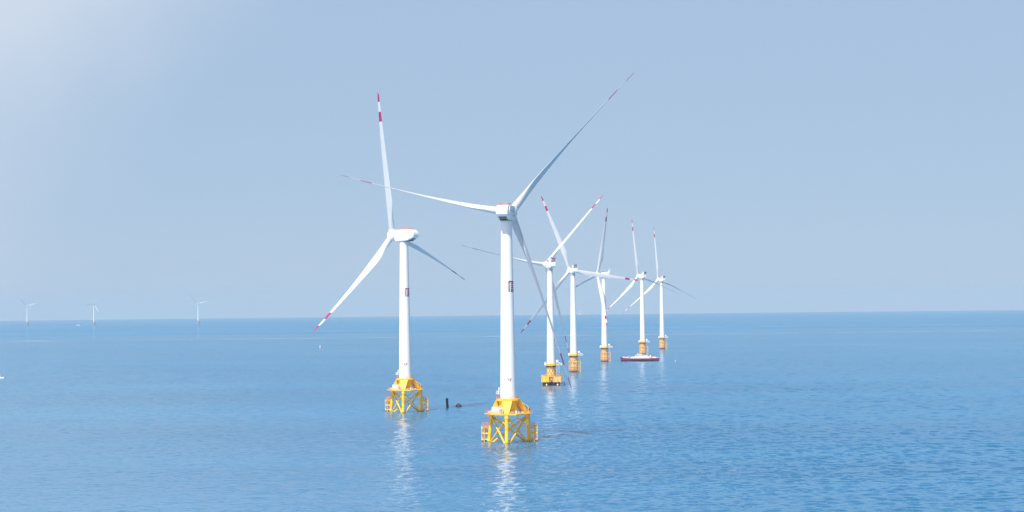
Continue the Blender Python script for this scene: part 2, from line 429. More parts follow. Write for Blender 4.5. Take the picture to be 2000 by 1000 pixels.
def transition_a():
    mb = MB('yellow')
    mb.lathe([(3.95, 12.6), (3.95, 17.9), (4.6, 18.05), (5.15, 18.1), (5.15, 18.8), (4.9, 18.85), (3.7, 18.9)], 48)
    for k in range(3):                     # three sloping box arms out to the leg heads
        M4 = Matrix.Rotation(R(LEGS[k]), 4, 'Z'); wt, wb = 2.15, .95
        vs = [(2.6, -wt, 18.07), (5.1, -wt, 18.07), (9.25, -wb, 12.62), (6.6, -wb, 12.62), (2.6, wt, 18.07), (5.1, wt, 18.07), (9.25, wb, 12.62), (6.6, wb, 12.62)]
        mb.add(vs, [(0, 1, 2, 3), (7, 6, 5, 4), (1, 5, 6, 2), (0, 3, 7, 4), (2, 6, 7, 3), (0, 4, 5, 1)], 0, M4)
        for sgn in (-1, 1):                # stiffener ribs at the root of each arm
            mb.add([(3.8, sgn*1.95, 17.9), (4.0, sgn*2.9, 17.9), (3.8, sgn*2.0, 15.2), (3.9, sgn*1.9, 17.9)], [(0, 1, 2), (0, 2, 3), (1, 3, 2), (0, 3, 1)], 0, M4)
    return mb.mesh('transition_piece', 25)
def leg_at(k, z):
    r = 10.3 - z*(1.5/12.2); t = R(LEGS[k % 3]); return Vector((r*math.cos(t), r*math.sin(t), z))
def leg_a(k):
    mb = MB('yellow', 'tide'); a = leg_at(k, -7); c = leg_at(k, 12.15)
    m1 = leg_at(k, .25)
    mb.tube(m1, c, .78, n=20); mb.tube(a, m1, .78, n=20, mi=1)
    mb.tube(leg_at(k, 10.4), leg_at(k, 12.1), .95, n=20)
    return mb.mesh('leg')
def brace_a(k, up_):
    mb = MB('yellow'); i, j = (k, (k+1) % 3) if up_ else ((k+1) % 3, k)
    a = leg_at(i, -1.6); c = leg_at(j, 11.2)
    mb.tube(a, c, .40, n=14)
    d = (c-a); mb.tube(a+d*.80, a+d*.95, .47, n=14)
    return mb.mesh('brace')
def landing_a():
    mb = MB('yellow', 'tide', 'orange')
    x1 = 13.2; xm = 11.9
    def lx(z): return 10.3-z*1.5/12.2
    for y in (-1.3, 1.3):
        mb.tube((x1, y, .6), (x1, y, 6.9), .24, n=10); mb.tube((x1, y, -3), (x1, y, .6), .24, n=10, mi=1)
        mb.tube((xm, y, -2), (xm, y, 6.2), .13, n=8)
        for z in (1.0, 3.6, 6.0): mb.tube((x1, y, z), (lx(z), 0, z), .29, n=10)
    for z in (1.0, 3.6, 6.0): mb.tube((x1, -1.3, z), (x1, 1.3, z), .22, n=8)
    for i in range(18): mb.tube((x1-.2, -.35, -1+i*.42), (x1-.2, .35, -1+i*.42), .035, n=5)
    for y in (-.35, .35): mb.tube((x1-.2, y, -1), (x1-.2, y, 7.6), .06, n=6)
    mb.box((xm-.2, 0, 6.35), (3.2, 3.0, .14))
    for px in (13.1, 11.8, 10.5):
        for py in (-1.4, 1.4): mb.tube((px, py, 6.4), (px, py, 8.4), .09, n=6, mi=2)
    for z in (7.0, 7.7, 8.4):
        for y in (-1.4, 1.4): mb.tube((13.1, y, z), (10.5, y, z), .065, n=6, mi=2)
        mb.tube((13.1, -1.4, z), (13.1, 1.4, z), .065, n=6, mi=2)
    for y in (-.3, .3): mb.tube((10.1, y, 6.4), (10.1, y, 12.2), .07, n=6, mi=2)
    for i in range(17): mb.tube((10.1, -.3, 6.7+i*.32), (10.1, .3, 6.7+i*.32), .04, n=5, mi=2)
    for i in range(5): mb.tube((10.1, -.5, 7.6+i), (10.8, 0, 7.6+i), .04, n=5, mi=2); mb.tube((10.1, .5, 7.6+i), (10.8, 0, 7.6+i), .04, n=5, mi=2)
    return mb.mesh('boat_landing')
JT = ([(-4.6, -3.9, 12.1), (-4.6, -4.2, 10.8), (-1.3, -8.2, 8.9), (-.7, -9.1, 8.2)], [(4.6, -3.9, 12.1), (4.6, -4.2, 10.8), (1.3, -8.2, 8.9), (.7, -9.1, 8.2)],
      [(3.6, 1.4, 12.1), (4.6, 1.0, 9.6), (6.6, .6, 7.6), (7.2, .6, 6), (7.6, .8, -3)], [(8.0, 3.4, 7.3), (8.6, 2.4, -3)])
def jtube(i):
    mb = MB('yellow'); mb.path(JT[i], .2, 8); return mb.mesh('cable_pipe')
def cabin_a():
    mb = MB('white', 'grey', 'dark'); T = Matrix.Translation((-4.35, -4.6, 12.6)) @ Matrix.Rotation(R(30), 4, 'Z')
    mb.box((0, 0, 1.42), (3.4, 4.2, 2.75), M4=T); mb.box((0, 0, 2.86), (3.56, 4.36, .12), M4=T)
    for i in range(10): mb.box((-1.72, -1.85+i*.41, 1.42), (.08, .13, 2.4), 0, M4=T)
    mb.box((.1, -2.13, 1.35), (.16, .08, .8), 2, M4=T); mb.box((.9, -2.12, 1.1), (.9, .06, 2.0), 1, M4=T)
    return mb.mesh('equipment_cabin')
def crane_a():
    mb = MB('yellow', 'dark'); X0, Y0 = 8.7, 1.2; mb.tube((X0, Y0, 12.6), (X0, Y0, 14.9), .3, .24, 12)
    mb.path([(X0, Y0, 14.9), (X0-.4, Y0-.3, 15.6), (X0-1.4, Y0-.9, 16.3), (X0-2.7, Y0-1.7, 16.9)], .2, 8)
    mb.tube((X0, Y0, 13.3), (X0-1.5, Y0-1, 16.2), .07, n=6, mi=1); mb.tube((X0, Y0, 14.2), (X0+.7, Y0, 14.2), .42, n=10, mi=1); return mb.mesh('davit_crane')
GEAR = ((2.2, -6.8, 1.1, .9, 1.0, 0), (3.8, -6.4, .8, .8, 1.3, 1), (6.3, -4.9, .9, .9, .8, 1), (5.0, -5.8, .6, .6, .9, 2), (1.2, -7.9, 1.0, .6, .6, 2), (-7.2, -.9, .8, .8, 1.2, 1), (-8.4, .6, .9, 1.2, .9, 2))
def gear_a(i):
    x, y, a, c, e, k = GEAR[i]; mb = MB(('grey', 'white', 'cream')[k], 'dark')
    mb.box((x, y, 12.6+e/2), (a, c, e), 0, rz=.3); mb.box((x, y, 12.62+e), (a*1.06, c*1.06, .06), 0, rz=.3); mb.box((x, y, 12.64), (a*1.1, c*1.1, .1), 1, rz=.3)
    return mb.mesh('equipment_box')
def balcony_a():
    mb = MB('white', 'grey'); mb.box((-4.3, -.3, 21.0), (1.7, 1.6, .15)); 
    for x, y in ((-5.1, -1.05), (-5.1, .45), (-4.2, -1.05), (-4.2, .45)): mb.tube((x, y, 21), (x, y, 22.2), .07, n=6)
    mb.tube((-5.1, -1.05, 22.2), (-3.5, -1.05, 22.2), .06, n=6); mb.tube((-5.1, .45, 22.2), (-3.5, .45, 22.2), .06, n=6); mb.tube((-5.1, -1.05, 22.2), (-5.1, .45, 22.2), .06, n=6)
    mb.tube((-5.0, -.3, 21), (-3.4, -.3, 23.6), .09, n=6); mb.tube((-4.0, -.3, 21.1), (-4.0, -.3, 23.9), .16, n=8)
    return mb.mesh('service_balcony')
def arc(cx, cz, rx, rz, a0, a1, n): return [(cx+rx*math.cos(R(a0+(a1-a0)*i/n)), cz+rz*math.sin(R(a0+(a1-a0)*i/n))) for i in range(n+1)]
def nacelle_a():
    mb = MB('white', 'grey', 'dark')
    def prof(g=0.0, tail=-5.6):
        return [(4.4-g, -2.5+g), (4.5-g, 2.4-g)] + arc(3.7, 2.4, .8-g, .8-g, 10, 90, 4) + arc(tail, .15, 3.15-g, 3.05-g, 90, 200, 12) + [(-6.4, -2.2+g), (-4.2, -3.05+g), (-1.5, -3.3+g), (3.3, -3.3+g), (4.1, -3.0+g)]
    # bulged cross-section: layered prisms, widest in the middle
    lay = [(2.45, 0.0), (2.62, .12), (2.72, .35)]
    P = [prof(0), prof(.12), prof(.35)]
    n_ = len(P[0]); rings = []
    ys = [(-2.62, 2), (-2.55, 1), (-2.35, 0), (2.35, 0), (2.55, 1), (2.62, 2)]
    vs = [(x, y, z) for y, i in ys for x, z in P[i]]
    fs = []
    for i in range(len(ys)-1): fs += [(i*n_+k, i*n_+(k+1) % n_, (i+1)*n_+(k+1) % n_, (i+1)*n_+k) for k in range(n_)]
    fs += [tuple(range(n_-1, -1, -1)), tuple((len(ys)-1)*n_+k for k in range(n_))]
    mb.add(vs, fs)
    # proud flat side fairings with a rounded tail
    for s in (-1, 1):
        q = [(4.3, -2.6), (4.3, 2.75)] + [(2, 3.0), (-1.5, 2.95)] + arc(-2.7, .35, 2.6, 2.6, 85, 0, 8)[::-1][:0] + arc(-3.6, .25, 3.1, 2.6, 90, 180, 8) + arc(-3.2, -.1, 3.5, 2.7, 190, 262, 6) + [(0, -3.0), (3.6, -3.0)]
        y0, y1 = sorted((s*2.5, s*2.98)); mb.prism(q, y0, y1)
    # yaw bearing and slip of the tower top, dark boxes and slats underneath
    mb.lathe([(2.55, -3.75), (2.55, -3.2)], 40, 1)
    mb.box((-4.6, 0, -3.0), (2.2, 3.2, .5), 2)
    mb.box((-6.6, 0, -2.15), (.8, 3.4, .5), 2)
    for i in range(6): mb.box((-2.6-i*.0, -1.8+i*.72, -3.33), (1.6, .3, .12), 2)
    mb.box((1.5, 0, 3.27), (2.2, 1.5, .18), 1)
    return mb.mesh('nacelle', 30)
def nrail_a():
    mb = MB('orange')
    for s in (-1, 1):
        for i in range(9): mb.tube((2.6-i*1.0, s*1.9, 3.15), (2.6-i*1.0, s*1.9, 4.1), .06, n=5)
        for z in (3.65, 4.1): mb.tube((2.6, s*1.9, z), (-5.4, s*1.9, z), .055, n=5)
    for z in (3.65, 4.1): mb.tube((-5.4, -1.9, z), (-5.4, 1.9, z), .055, n=5)
    mb.tube((-4.6, 1.2, 3.1), (-4.6, 1.2, 5.0), .05, n=5); mb.tube((-4.6, -.9, 3.1), (-4.6, -.9, 4.9), .05, n=5); mb.box((-2.4, 0, 3.4), (1.4, 1.2, .5))
    return mb.mesh('roof_railing')
def mark_a():
    mb = MB('logogrey')
    for s in (-1, 1):
        y = s*3.0
        def st(x0, z0, x1, z1):
            a, c = sorted((x0*(1 if s > 0 else 1), x1)); mb.box(((x0+x1)/2, y, (z0+z1)/2), (abs(x1-x0), .03, abs(z1-z0)))
        nseg = 28
        for k in range(nseg):
            t = 2*math.pi*(k+.5)/nseg; x = 1.35+1.65*math.copysign(abs(math.cos(t))**.75, math.cos(t)); z = .75+1.05*math.copysign(abs(math.sin(t))**.75, math.sin(t))
            mb.box((x, y, z), (.30, .03, .16) if abs(math.sin(t)) > .5 else (.14, .03, .28))
        for dx in (.75, 0, -.75):
            st(1.35+dx-.22, 1.1, 1.35+dx+.22, .98); st(1.35+dx-.22, .5, 1.35+dx+.22, .38); st(1.35+dx-.22, 1.1, 1.35+dx-.1, .38)
        for i in range(4): st(-1.5-i*.42, .95, -1.22-i*.42, .62)
        for i in range(4):
            x = 3.4-i*1.15; st(x-.28, -1.0, x+.28, -1.14); st(x-.07, -.85, x+.07, -1.75); st(x-.25, -1.5, x+.25, -1.62)
    return mb.mesh('side_emblem_marking')
def hub_mesh(sc_=1.0, stub=1.7):
    """rotor centre at origin, axis +Z (upwind)"""
    mb = MB('white', 'grey', 'dark'); s = sc_
    mb.lathe([(2.3*s, -3.9*s), (2.35*s, -3.0*s), (2.75*s, -2.7*s), (3.0*s, -1.6*s), (3.02*s, .4*s), (2.75*s, 1.5*s), (2.2*s, 2.3*s), (1.3*s, 2.9*s), (.4*s, 3.15*s)], 40)
    mb.lathe([(2.42*s, -3.95*s), (2.42*s, -3.75*s)], 40, 2)
    return mb.mesh('rotor_hub', 40)
def stub_mesh(r, l0, l1):
    mb = MB('white', 'grey'); mb.lathe([(r*1.08, l0), (r*1.08, l1-.45), (r*1.16, l1-.4), (r*1.16, l1-.12), (r*1.03, l1)], 32); return mb.mesh('blade_socket')
def moon_mesh(): pass

def add_rotor(root, hub, yaw, ph, RR, p, cone, pre, key, rd, cm, hs):
    bm = cached(('blade', key, round(RR, 1), round(pre, 1)), lambda: blade_mesh(RR, 2.2*hs, cm, rd, pre))
    a, h, v = place_blades(root, hub, yaw, ph, RR, p, cone, pre, bm)
    hm_ = basis(v, h, a, hub) if v.cross(h).dot(a) > 0 else basis(h, v, a, hub)
    hb_ = link('rotor_hub', cached(('hub', hs), lambda: hub_mesh(hs)), root, hm_)
    for k in range(3):                   # blade sockets, sub-parts of the hub
        th = R(ph+120*k); r = math.cos(th)*h+math.sin(th)*v; c = R(cone); rr = math.cos(c)*r+math.sin(c)*a; x = rr.cross(a).normalized(); y = rr.cross(x)
        w = basis(x, y, rr, hub) if x.cross(y).dot(rr) > 0 else basis(y, x, rr, hub)
        link('blade_socket', cached(('stub', hs, rd), lambda: stub_mesh(rd/2*1.02, 1.2*hs, 3.5*hs)), hb_, hm_.inverted() @ w)

def jacket_foundation(root):
    f = link('foundation', cached('trans', transition_a), root)
    for k in range(3):
        link('leg', cached(('leg', k), lambda: leg_a(k)), f)
        for u_ in (0, 1): link('brace', cached(('brace', k, u_), lambda: brace_a(k, u_)), f)
    link('deck', cached('deck', deck_a), f); [link('railing', cached(('railA', i), lambda: railing_a(i)), f) for i in (0, 1)]
    for L_ in LEGS[1:]: link('boat_landing', cached('land', landing_a), f, Matrix.Rotation(R(L_), 4, 'Z'))
    [link('cable_pipe', cached(('jt', i), lambda: jtube(i)), f) for i in range(4)]; link('equipment_cabin', cached('cab', cabin_a), f)
    link('davit_crane', cached('crane', crane_a), f); [link('equipment_box', cached(('gear', i), lambda: gear_a(i)), f) for i in range(len(GEAR))]
    return f
def turbine_a(x, y, yaw, ph, RR, hubz, cone, pre, p, label, num, rz=R(-4.5)):
    root = link('wind_turbine', None); root.location = (x, y, sea_z(x, y)); tag(root, label, 'wind turbine', 'wind turbines standing in the sea')
    root.empty_display_size = 5
    f = jacket_foundation(root); f.rotation_euler.z = rz
    dz = hubz-99.6
    tw = link('tower', cached('towerA', tower_a_mesh), root)
    tw.scale.z = 1.0
    link('service_balcony', cached('balc', balcony_a), tw)
    wrap('number_marking', text_strokes(num, .92, .38), tw, SPEC_A, 26.9, R(-90)-.02, 'logo')
    wrap('tower_logo', LOGO, tw, SPEC_A, 67.3, R(-90+14), 'logo')
    ya = R(yaw); fx = Vector((-math.sin(ya), math.cos(ya), 0)); hz = hubz
    nac = link('nacelle', cached('nacA', nacelle_a), root, basis(fx, Vector((0, 0, 1)).cross(fx), Vector((0, 0, 1)), (0, 0, hz)))
    link('roof_railing', cached('nrail', nrail_a), nac); link('side_emblem_marking', cached('markA', mark_a), nac)
    hub = Vector((0, 0, hz)) + fx*8.0 + Vector((0, 0, .35))
    add_rotor(root, hub, yaw, ph, RR, p, cone, pre, 'A', 3.4, 4.8, 1.0)
    return root

# ---------------------------------------------------------------- single-column turbine (the row behind)
SPEC_B = (16.2, 3.12, 88.0, 1.95)
def tower_b_mesh():
    mb = MB('white', 'grey'); pr = []
    for z in [16.2, 16.5, 16.55, 37, 37.05, 37.12, 37.17, 62, 62.05, 62.12, 62.17, 87.2]:
        r = tower_r(z, SPEC_B) + (.05 if z in (37.05, 37.12, 62.05, 62.12) else 0) + (.12 if z in (16.2, 16.5) else 0); pr.append((r, z))
    mb.lathe(pr, 48); mb.lathe([(2.15, 87.2), (2.15, 87.7), (1.95, 87.75), (1.95, 88.6), (2.2, 88.65), (2.2, 89.2)], 40, 1); return mb.mesh('tower', 14)
def col_b():
    mb = MB('ochre', 'tide', 'yellow', 'dark')
    mb.lathe([(3.25, -7), (3.25, 2.3), (3.3, 2.35), (3.3, 12.6), (3.1, 13.3), (3.1, 14.7), (3.45, 14.9), (3.45, 16.2)], 40, mis=[1, 0, 0, 0, 0, 2, 2])
    for z in (3.2, 7.6, 11.8): mb.lathe([(3.5, z), (3.5, z+.3)], 40, 0)
    for k in range(9):
        for z in (4.6, 8.9, 10.6): mb.box((3.3*math.cos(k*.7+z), 3.3*math.sin(k*.7+z), z), (.4, .6, .7), 3, rz=k*.7+z)
    for k in range(14): mb.box((3.35*math.cos(k*math.pi/7), 3.35*math.sin(k*math.pi/7), 13.9), (.7, .75, 1.1), 3, rz=k*math.pi/7)
    return mb.mesh('column')
def plat_b(r=5.0, z=14.6):
    mb = MB('ochre'); mb.lathe([(3.2, z-.35), (r, z-.05), (r, z+.2), (r-.1, z+.22)], 24); return mb.mesh('deck', 25)
def prail_b(r=4.9, z=14.8):
    mb = MB('yellow'); rail_ring(mb, r, z, 20, tr=.085, h=1.2); return mb.mesh('railing')
def cage_b(rr=4.6, wide=0.0):
    mb = MB('ochre', 'tide', 'yellow'); n_ = 10
    for k in range(n_):
        t = 2*math.pi*k/n_ + .2; x, y = math.cos(t), math.sin(t); R_ = rr+wide*.0
        mb.tube((x*R_, y*R_, 1.9), (x*R_, y*R_, 9.3), .24, n=8, mi=0); mb.tube((x*R_, y*R_, -3), (x*R_, y*R_, 1.9), .24, n=8, mi=1)
        mb.tube((x*R_, y*R_, 9.3), (x*3.2, y*3.2, 12.2), .2, n=8)
        t2 = t+2*math.pi/n_
        for z in (1.6, 5.2, 9.2): mb.tube((x*R_, y*R_, z), (math.cos(t2)*R_, math.sin(t2)*R_, z), .2, n=8, mi=0); mb.tube((x*R_, y*R_, z), (x*3.2, y*3.2, z), .16, n=6)
    return mb.mesh('fender_cage')
def davit_b():
    mb = MB('white', 'grey', 'cream')
    mb.tube((4.4, -1.2, 14.8), (4.4, -1.2, 17.6), .3, n=8); mb.tube((4.4, -1.2, 17.4), (8.3, -1.4, 15.5), .24, n=8); mb.box((6.2, -1.3, 15.0), (4.2, 1.6, .35), 2)
    mb.box((4.6, -.9, 18.0), (1.6, 1.3, 1.3)); mb.tube((4.5, -1.2, 15.0), (6.6, -1.3, 16.3), .14, n=6)
    return mb.mesh('davit_crane')
def tank_b():
    mb = MB('white', 'grey'); mb.box((-4.2, -1.0, 15.65), (1.5, 1.4, 1.6)); mb.tube((-4.2, -1.0, 15.9), (-4.2, -1.0, 17.4), .4, n=8); return mb.mesh('equipment_box')
def ladder_b():
    mb = MB('ochre', 'yellow'); x = 5.1
    for y in (-.9, -.3): mb.tube((x, y-.6, -2), (x, y-.6, 14.8), .09, n=6)
    for i in range(30): mb.tube((x, -1.5, -1+i*.5), (x, -.9, -1+i*.5), .05, n=5)
    for y in (-2.1, -.2): mb.tube((x+.9, y, -3), (x+.9, y, 10.0), .2, n=8, mi=1)
    for z in (1.0, 5.0, 9.4):
        for y in (-2.1, -.2): mb.tube((x+.9, y, z), (3.1, y, z), .15, n=6)
    return mb.mesh('boat_landing')
def cap_b():      # the wide box cap on dark piles under the nearest of the row
    mb = MB('yellow', 'black', 'cream', 'ochre', 'dark')
    def hexa(x0, x1, y0, y1, z0, z1, mi): mb.box(((x0+x1)/2, (y0+y1)/2, (z0+z1)/2), (x1-x0, y1-y0, z1-z0), mi)
    hexa(-7.3, -1.6, -7.0, 7.0, 2.4, 6.5, 0); hexa(1.5, 7.3, -7.0, 7.0, 2.4, 6.4, 3); hexa(-1.6, 1.5, -6.2, 6.9, 2.6, 6.1, 3)
    hexa(-7.5, 7.5, -7.2, 7.2, 6.42, 6.62, 0)
    hexa(-6.3, -1.0, -6.2, 6.2, -3, 2.4, 1); hexa(1.2, 6.4, -6.2, 6.2, -3, 2.4, 1); hexa(-1.0, 1.2, -4.5, 6.0, -3, 2.6, 4)
    for x in (-6.9, -4.2, -1.9, 1.9, 4.4, 6.9): mb.tube((x, -7.15, 2.0), (x, -7.15, 6.3), .2, n=8, mi=3)
    for x in (-3.6, 4.7): mb.tube((x, -6.6, .7), (x, -6.2, .7), .62, n=12, mi=2)
    for x in (-5.0, -2.2, 2.4, 5.6): mb.tube((x, -6.9, -3), (x, -6.9, 2.6), .35, n=8, mi=1)
    mb.tube((-1.1, -6.9, 1.2), (1.3, -6.9, 5.2), .18, n=6, mi=1); mb.tube((1.1, -6.9, 1.2), (-1.3, -6.9, 5.2), .18, n=6, mi=1)
    return mb.mesh('pile_cap')
def caprail():
    mb = MB('orange', 'dark', 'white', 'grey')
    c = [(-7.3, -7), (7.3, -7), (7.3, 7), (-7.3, 7)]
    for (x0, y0), (x1, y1) in zip(c, c[1:]+c[:1]):
        for i in range(9):
            t = i/9; x = x0+(x1-x0)*t; y = y0+(y1-y0)*t; mb.tube((x, y, 6.6), (x, y, 7.7), .07, n=5)
        mb.tube((x0, y0, 7.7), (x1, y1, 7.7), .06, n=5); mb.tube((x0, y0, 7.2), (x1, y1, 7.2), .05, n=5)
    mb.tube((-6.5, -6.4, 6.6), (-6.5, -6.4, 7.6), .5, n=10, mi=2)
    return mb.mesh('railing')
def capstair():
    mb = MB('grey', 'orange', 'dark')
    for x in (3.9, 6.2):                                  # scaffold stair up to the platform
        for y in (-5.5, -3.6): mb.tube((x, y, 6.6), (x, y, 14.6), .11, n=6)
    for i in range(5):
        z = 6.6+i*1.6; a, c = (3.9, 6.2) if i % 2 else (6.2, 3.9)
        for y in (-5.5, -3.6): mb.tube((a, y, z), (c, y, z+1.6), .12, n=6)
        mb.box((5.05, -4.5, z+1.6), (2.3, 1.9, .08), 0)
    for y in (-2.0, -3.6):                                # boat ladder off the right side
        mb.tube((8.8, y, 8.0), (9.7, y, 2.6), .16, n=6, mi=1); mb.tube((9.7, y, 2.6), (9.9, y, -2), .24, n=8, mi=2); mb.tube((9.8, y, 1.5), (6.6, y, 1.5), .2, n=6, mi=2)
        mb.tube((8.8, y, 8.0), (7.3, y, 8.0), .12, n=6, mi=1)
    for i in range(9): mb.tube((8.8+i*.11, -2.0, 7.8-i*.62), (8.8+i*.11, -3.6, 7.8-i*.62), .07, n=5, mi=1)
    return mb.mesh('access_stair')
def nacelle_b():
    mb = MB('white', 'grey', 'dark')
    pf = [(3.4, -1.7), (3.4, 1.7), (2.6, 2.4), (-5.2, 2.4), (-6.0, 1.6), (-6.1, -.9), (-4.8, -2.2), (2.6, -2.3)]
    def ins(g): return [(x-math.copysign(g, x), z-math.copysign(g, z)) for x, z in pf]
    P = [ins(0), ins(.35)]; n_ = len(pf); ys = [(-2.1, 1), (-1.8, 0), (1.8, 0), (2.1, 1)]
    vs = [(x, y, z) for y, i in ys for x, z in P[i]]; fs = []
    for i in range(3): fs += [(i*n_+k, i*n_+(k+1) % n_, (i+1)*n_+(k+1) % n_, (i+1)*n_+k) for k in range(n_)]
    fs += [tuple(range(n_-1, -1, -1)), tuple(3*n_+k for k in range(n_))]
    mb.add(vs, fs); mb.lathe([(2.1, -2.7), (2.1, -2.2)], 32, 1)
    mb.lathe([(1.9, 3.3), (2.0, 3.9)], 32, 2, M4=Matrix.Rotation(R(90), 4, 'Y'))
    return mb.mesh('nacelle', 30)
def cooler_b():
    """open slanted frame standing on the tail, logo panel inside"""
    mb = MB('white', 'dark', 'red')
    x0, x1 = -5.0, -5.7; z0, z1 = .9, 5.4
    def X(z): return x0+(x1-x0)*(z-z0)/(z1-z0)
    for s in (-1, 1):                                     # side cheeks, slanted
        y0, y1 = sorted((s*1.95, s*2.3)); mb.prism([(X(z0)+1.9, z0), (X(z1)+1.3, z1), (X(z1)-.76, z1), (X(z0)-.72, z0)], y0, y1)
    mb.prism([(X(z1)+1.6, z1), (X(z1)+1.6, z1+.35), (X(z1)-1.2, z1+.38), (X(z1)-.80, z1)], -2.7, 2.7)
    mb.prism([(X(1.7)+1.0, 1.0), (X(1.7)+1.0, 1.6), (X(1.6)-.88, 1.6), (X(1.0)-.88, 1.0)], -1.94, 1.94)
    mb.prism([(X(1.6)-.3, 1.6), (X(5.4)-.3, 5.4), (X(5.4)-.75, 5.4), (X(1.6)-.75, 1.6)], -1.94, 1.94, 0)
    def st(y0, z0_, y1, z1_, mi):
        ya, yb = sorted((y0, y1)); mb.prism([(X(z0_)-.70, z0_), (X(z1_)-.70, z1_), (X(z1_)-.82, z1_), (X(z0_)-.82, z0_)], ya, yb, mi)
    st(-1.55, 4.05, 1.55, 4.85, 2); st(-1.55, 2.4, -.75, 3.7, 1); st(.85, 2.4, 1.55, 3.4, 1); st(-.4, 2.7, .5, 3.75, 2); st(-.4, 2.25, 1.55, 2.38, 1)
    # lettering along both cheeks of the nacelle roof
    for s in (-1, 1):
        mb.box((-1.0, s*1.72, 2.75), (5.0, .10, 2.0), 0)
        for x, w, z, h in ((1.1, .5, 2.9, 1.3), (.45, .5, 3.2, .5), (-.35, .8, 3.3, .35), (-.35, .35, 2.7, 1.0), (-1.3, .3, 2.9, 1.3), (-1.9, .6, 2.5, .35), (-2.6, .5, 3.1, .8), (-3.2, .25, 2.9, 1.3)):
            mb.box((x, s*1.82, z-.1), (w*1.25, .09, h*1.1), 2)
    return mb.mesh('cooler_frame', 25)
def column_foundation(root, cap):
    f = link('foundation', cached('colB', col_b), root)
    link('deck', cached('platB', plat_b), f); link('railing', cached('prailB', prail_b), f); link('davit_crane', cached('davB', davit_b), f); link('equipment_box', cached('tankB', tank_b), f)
    if cap:
        link('pile_cap', cached('cap', cap_b), f); link('railing', cached('caprail', caprail), f); link('access_stair', cached('capst', capstair), f)
    else:
        link('boat_landing', cached('ladB', ladder_b), f)
    return f
def turbine_b(x, y, yaw, ph, RR, hubz, cone, pre, p, label, base='column', cage_r=0, logo=None):
    root = link('wind_turbine', None); root.location = (x, y, sea_z(x, y)); tag(root, label, 'wind turbine', 'wind turbines standing in the sea')
    root.empty_display_size = 5
    if base == 'jacket':
        jf = jacket_foundation(root); jf.scale = (.8, .8, .86)
        for o_ in [jf]+list(jf.children):                 # the far jackets are a dull pinkish grey
            for sl in o_.material_slots: sl.link = 'OBJECT'; sl.material = M['farpaint']
    else:
        f = column_foundation(root, base == 'cap')
        if base == 'column' and cage_r: link('fender_cage', cached(('cage', cage_r), lambda: cage_b(cage_r)), f)
        if base == 'column' and y > 2200: f.scale = (1.02, 1.02, 1.0)
    tw = link('tower', cached('towerB', tower_b_mesh), root)
    tz = (hubz-2.5-16.2)/(89.2-16.2); tw.matrix_local = Matrix.Translation((0, 0, 16.2*(1-tz))) @ Matrix.Diagonal((1, 1, tz, 1))
    if logo: wrap('tower_logo', [(a*.55, bb*.55, c*.55, d*.55) for a, bb, c, d in LOGO], tw, SPEC_B, logo[0], R(logo[1]), 'logo')
    ya = R(yaw); fx = Vector((-math.sin(ya), math.cos(ya), 0))
    nac = link('nacelle', cached('nacB', nacelle_b), root, basis(fx, Vector((0, 0, 1)).cross(fx), Vector((0, 0, 1)), (0, 0, hubz)))
    link('cooler_frame', cached('coolB', cooler_b), nac)
    hub = Vector((0, 0, hubz)) + fx*(7.0 if base != 'jacket' else 6.0) + Vector((0, 0, .3))
    add_rotor(root, hub, yaw, ph, RR, p, cone, pre, 'B', 2.9, 4.8, .82)
    return root

turbine_a(-2.3, 930.3, -13.0, 49.6, 81.6, 99.2, 4.0, 3.8, 87, 'tallest nearest white wind turbine on a yellow jacket base, tower marked 17F', '17F')
turbine_a(-60.9, 1212.7, 55.3, 104.9, 81.2, 99.4, 2.4, 4.4, 87, 'white wind turbine on a yellow jacket base, tower marked 16F, its nacelle seen side-on', '16F')
turbine_b(28.2, 1604.7, 25.1, 50.1, 71.0, 89.5, .8, 2.4, 87, 'white wind turbine standing on a wide boxy yellow pile cap above black piles', 'cap', logo=(34, -22))
turbine_b(54.1, 1918.8, 21.6, 113.0, 71.4, 90.5, 2.1, 3.2, 17, 'white wind turbine on the bulging yellow caged base just right of the boxy pile cap', 'column', 4.35)
turbine_b(96.2, 2262.1, 107.0, 110.4, 72.6, 91.6, 1.5, 2.3, 80, 'white wind turbine seen edge-on, its lower blade hanging across its own tower', 'column', 3.85)
turbine_b(155.4, 2577.3, 35.5, 104.5, 69.5, 93.6, .0, 4.2, 87, 'white wind turbine whose yellow base stands right behind the magenta work boat', 'column', 3.85)
turbine_b(201.3, 2902.4, 32.5, 100.4, 72.1, 93.3, .8, 2.6, 87, 'rightmost white wind turbine, smallest of the row, nothing beyond it to the right', 'column', 3.85)
# far ones near the left horizon
turbine_b(-1500.0, 10260, 25, 16, 58, 96.0, 2, 3, 60, 'tiny hazy wind turbine at the horizon, the one closest to the turbine marked 16F', 'jacket')
turbine_b(-2003.0, 10290, -30, 60, 56, 97.0, 2, 3, 40, 'tiny faint wind turbine at the horizon, middle of the three far ones', 'jacket')
turbine_b(-2460.0, 10900, 25, 18, 58, 96.0, 2, 3, 60, 'leftmost tiny wind turbine, almost lost in the haze at the horizon', 'jacket')

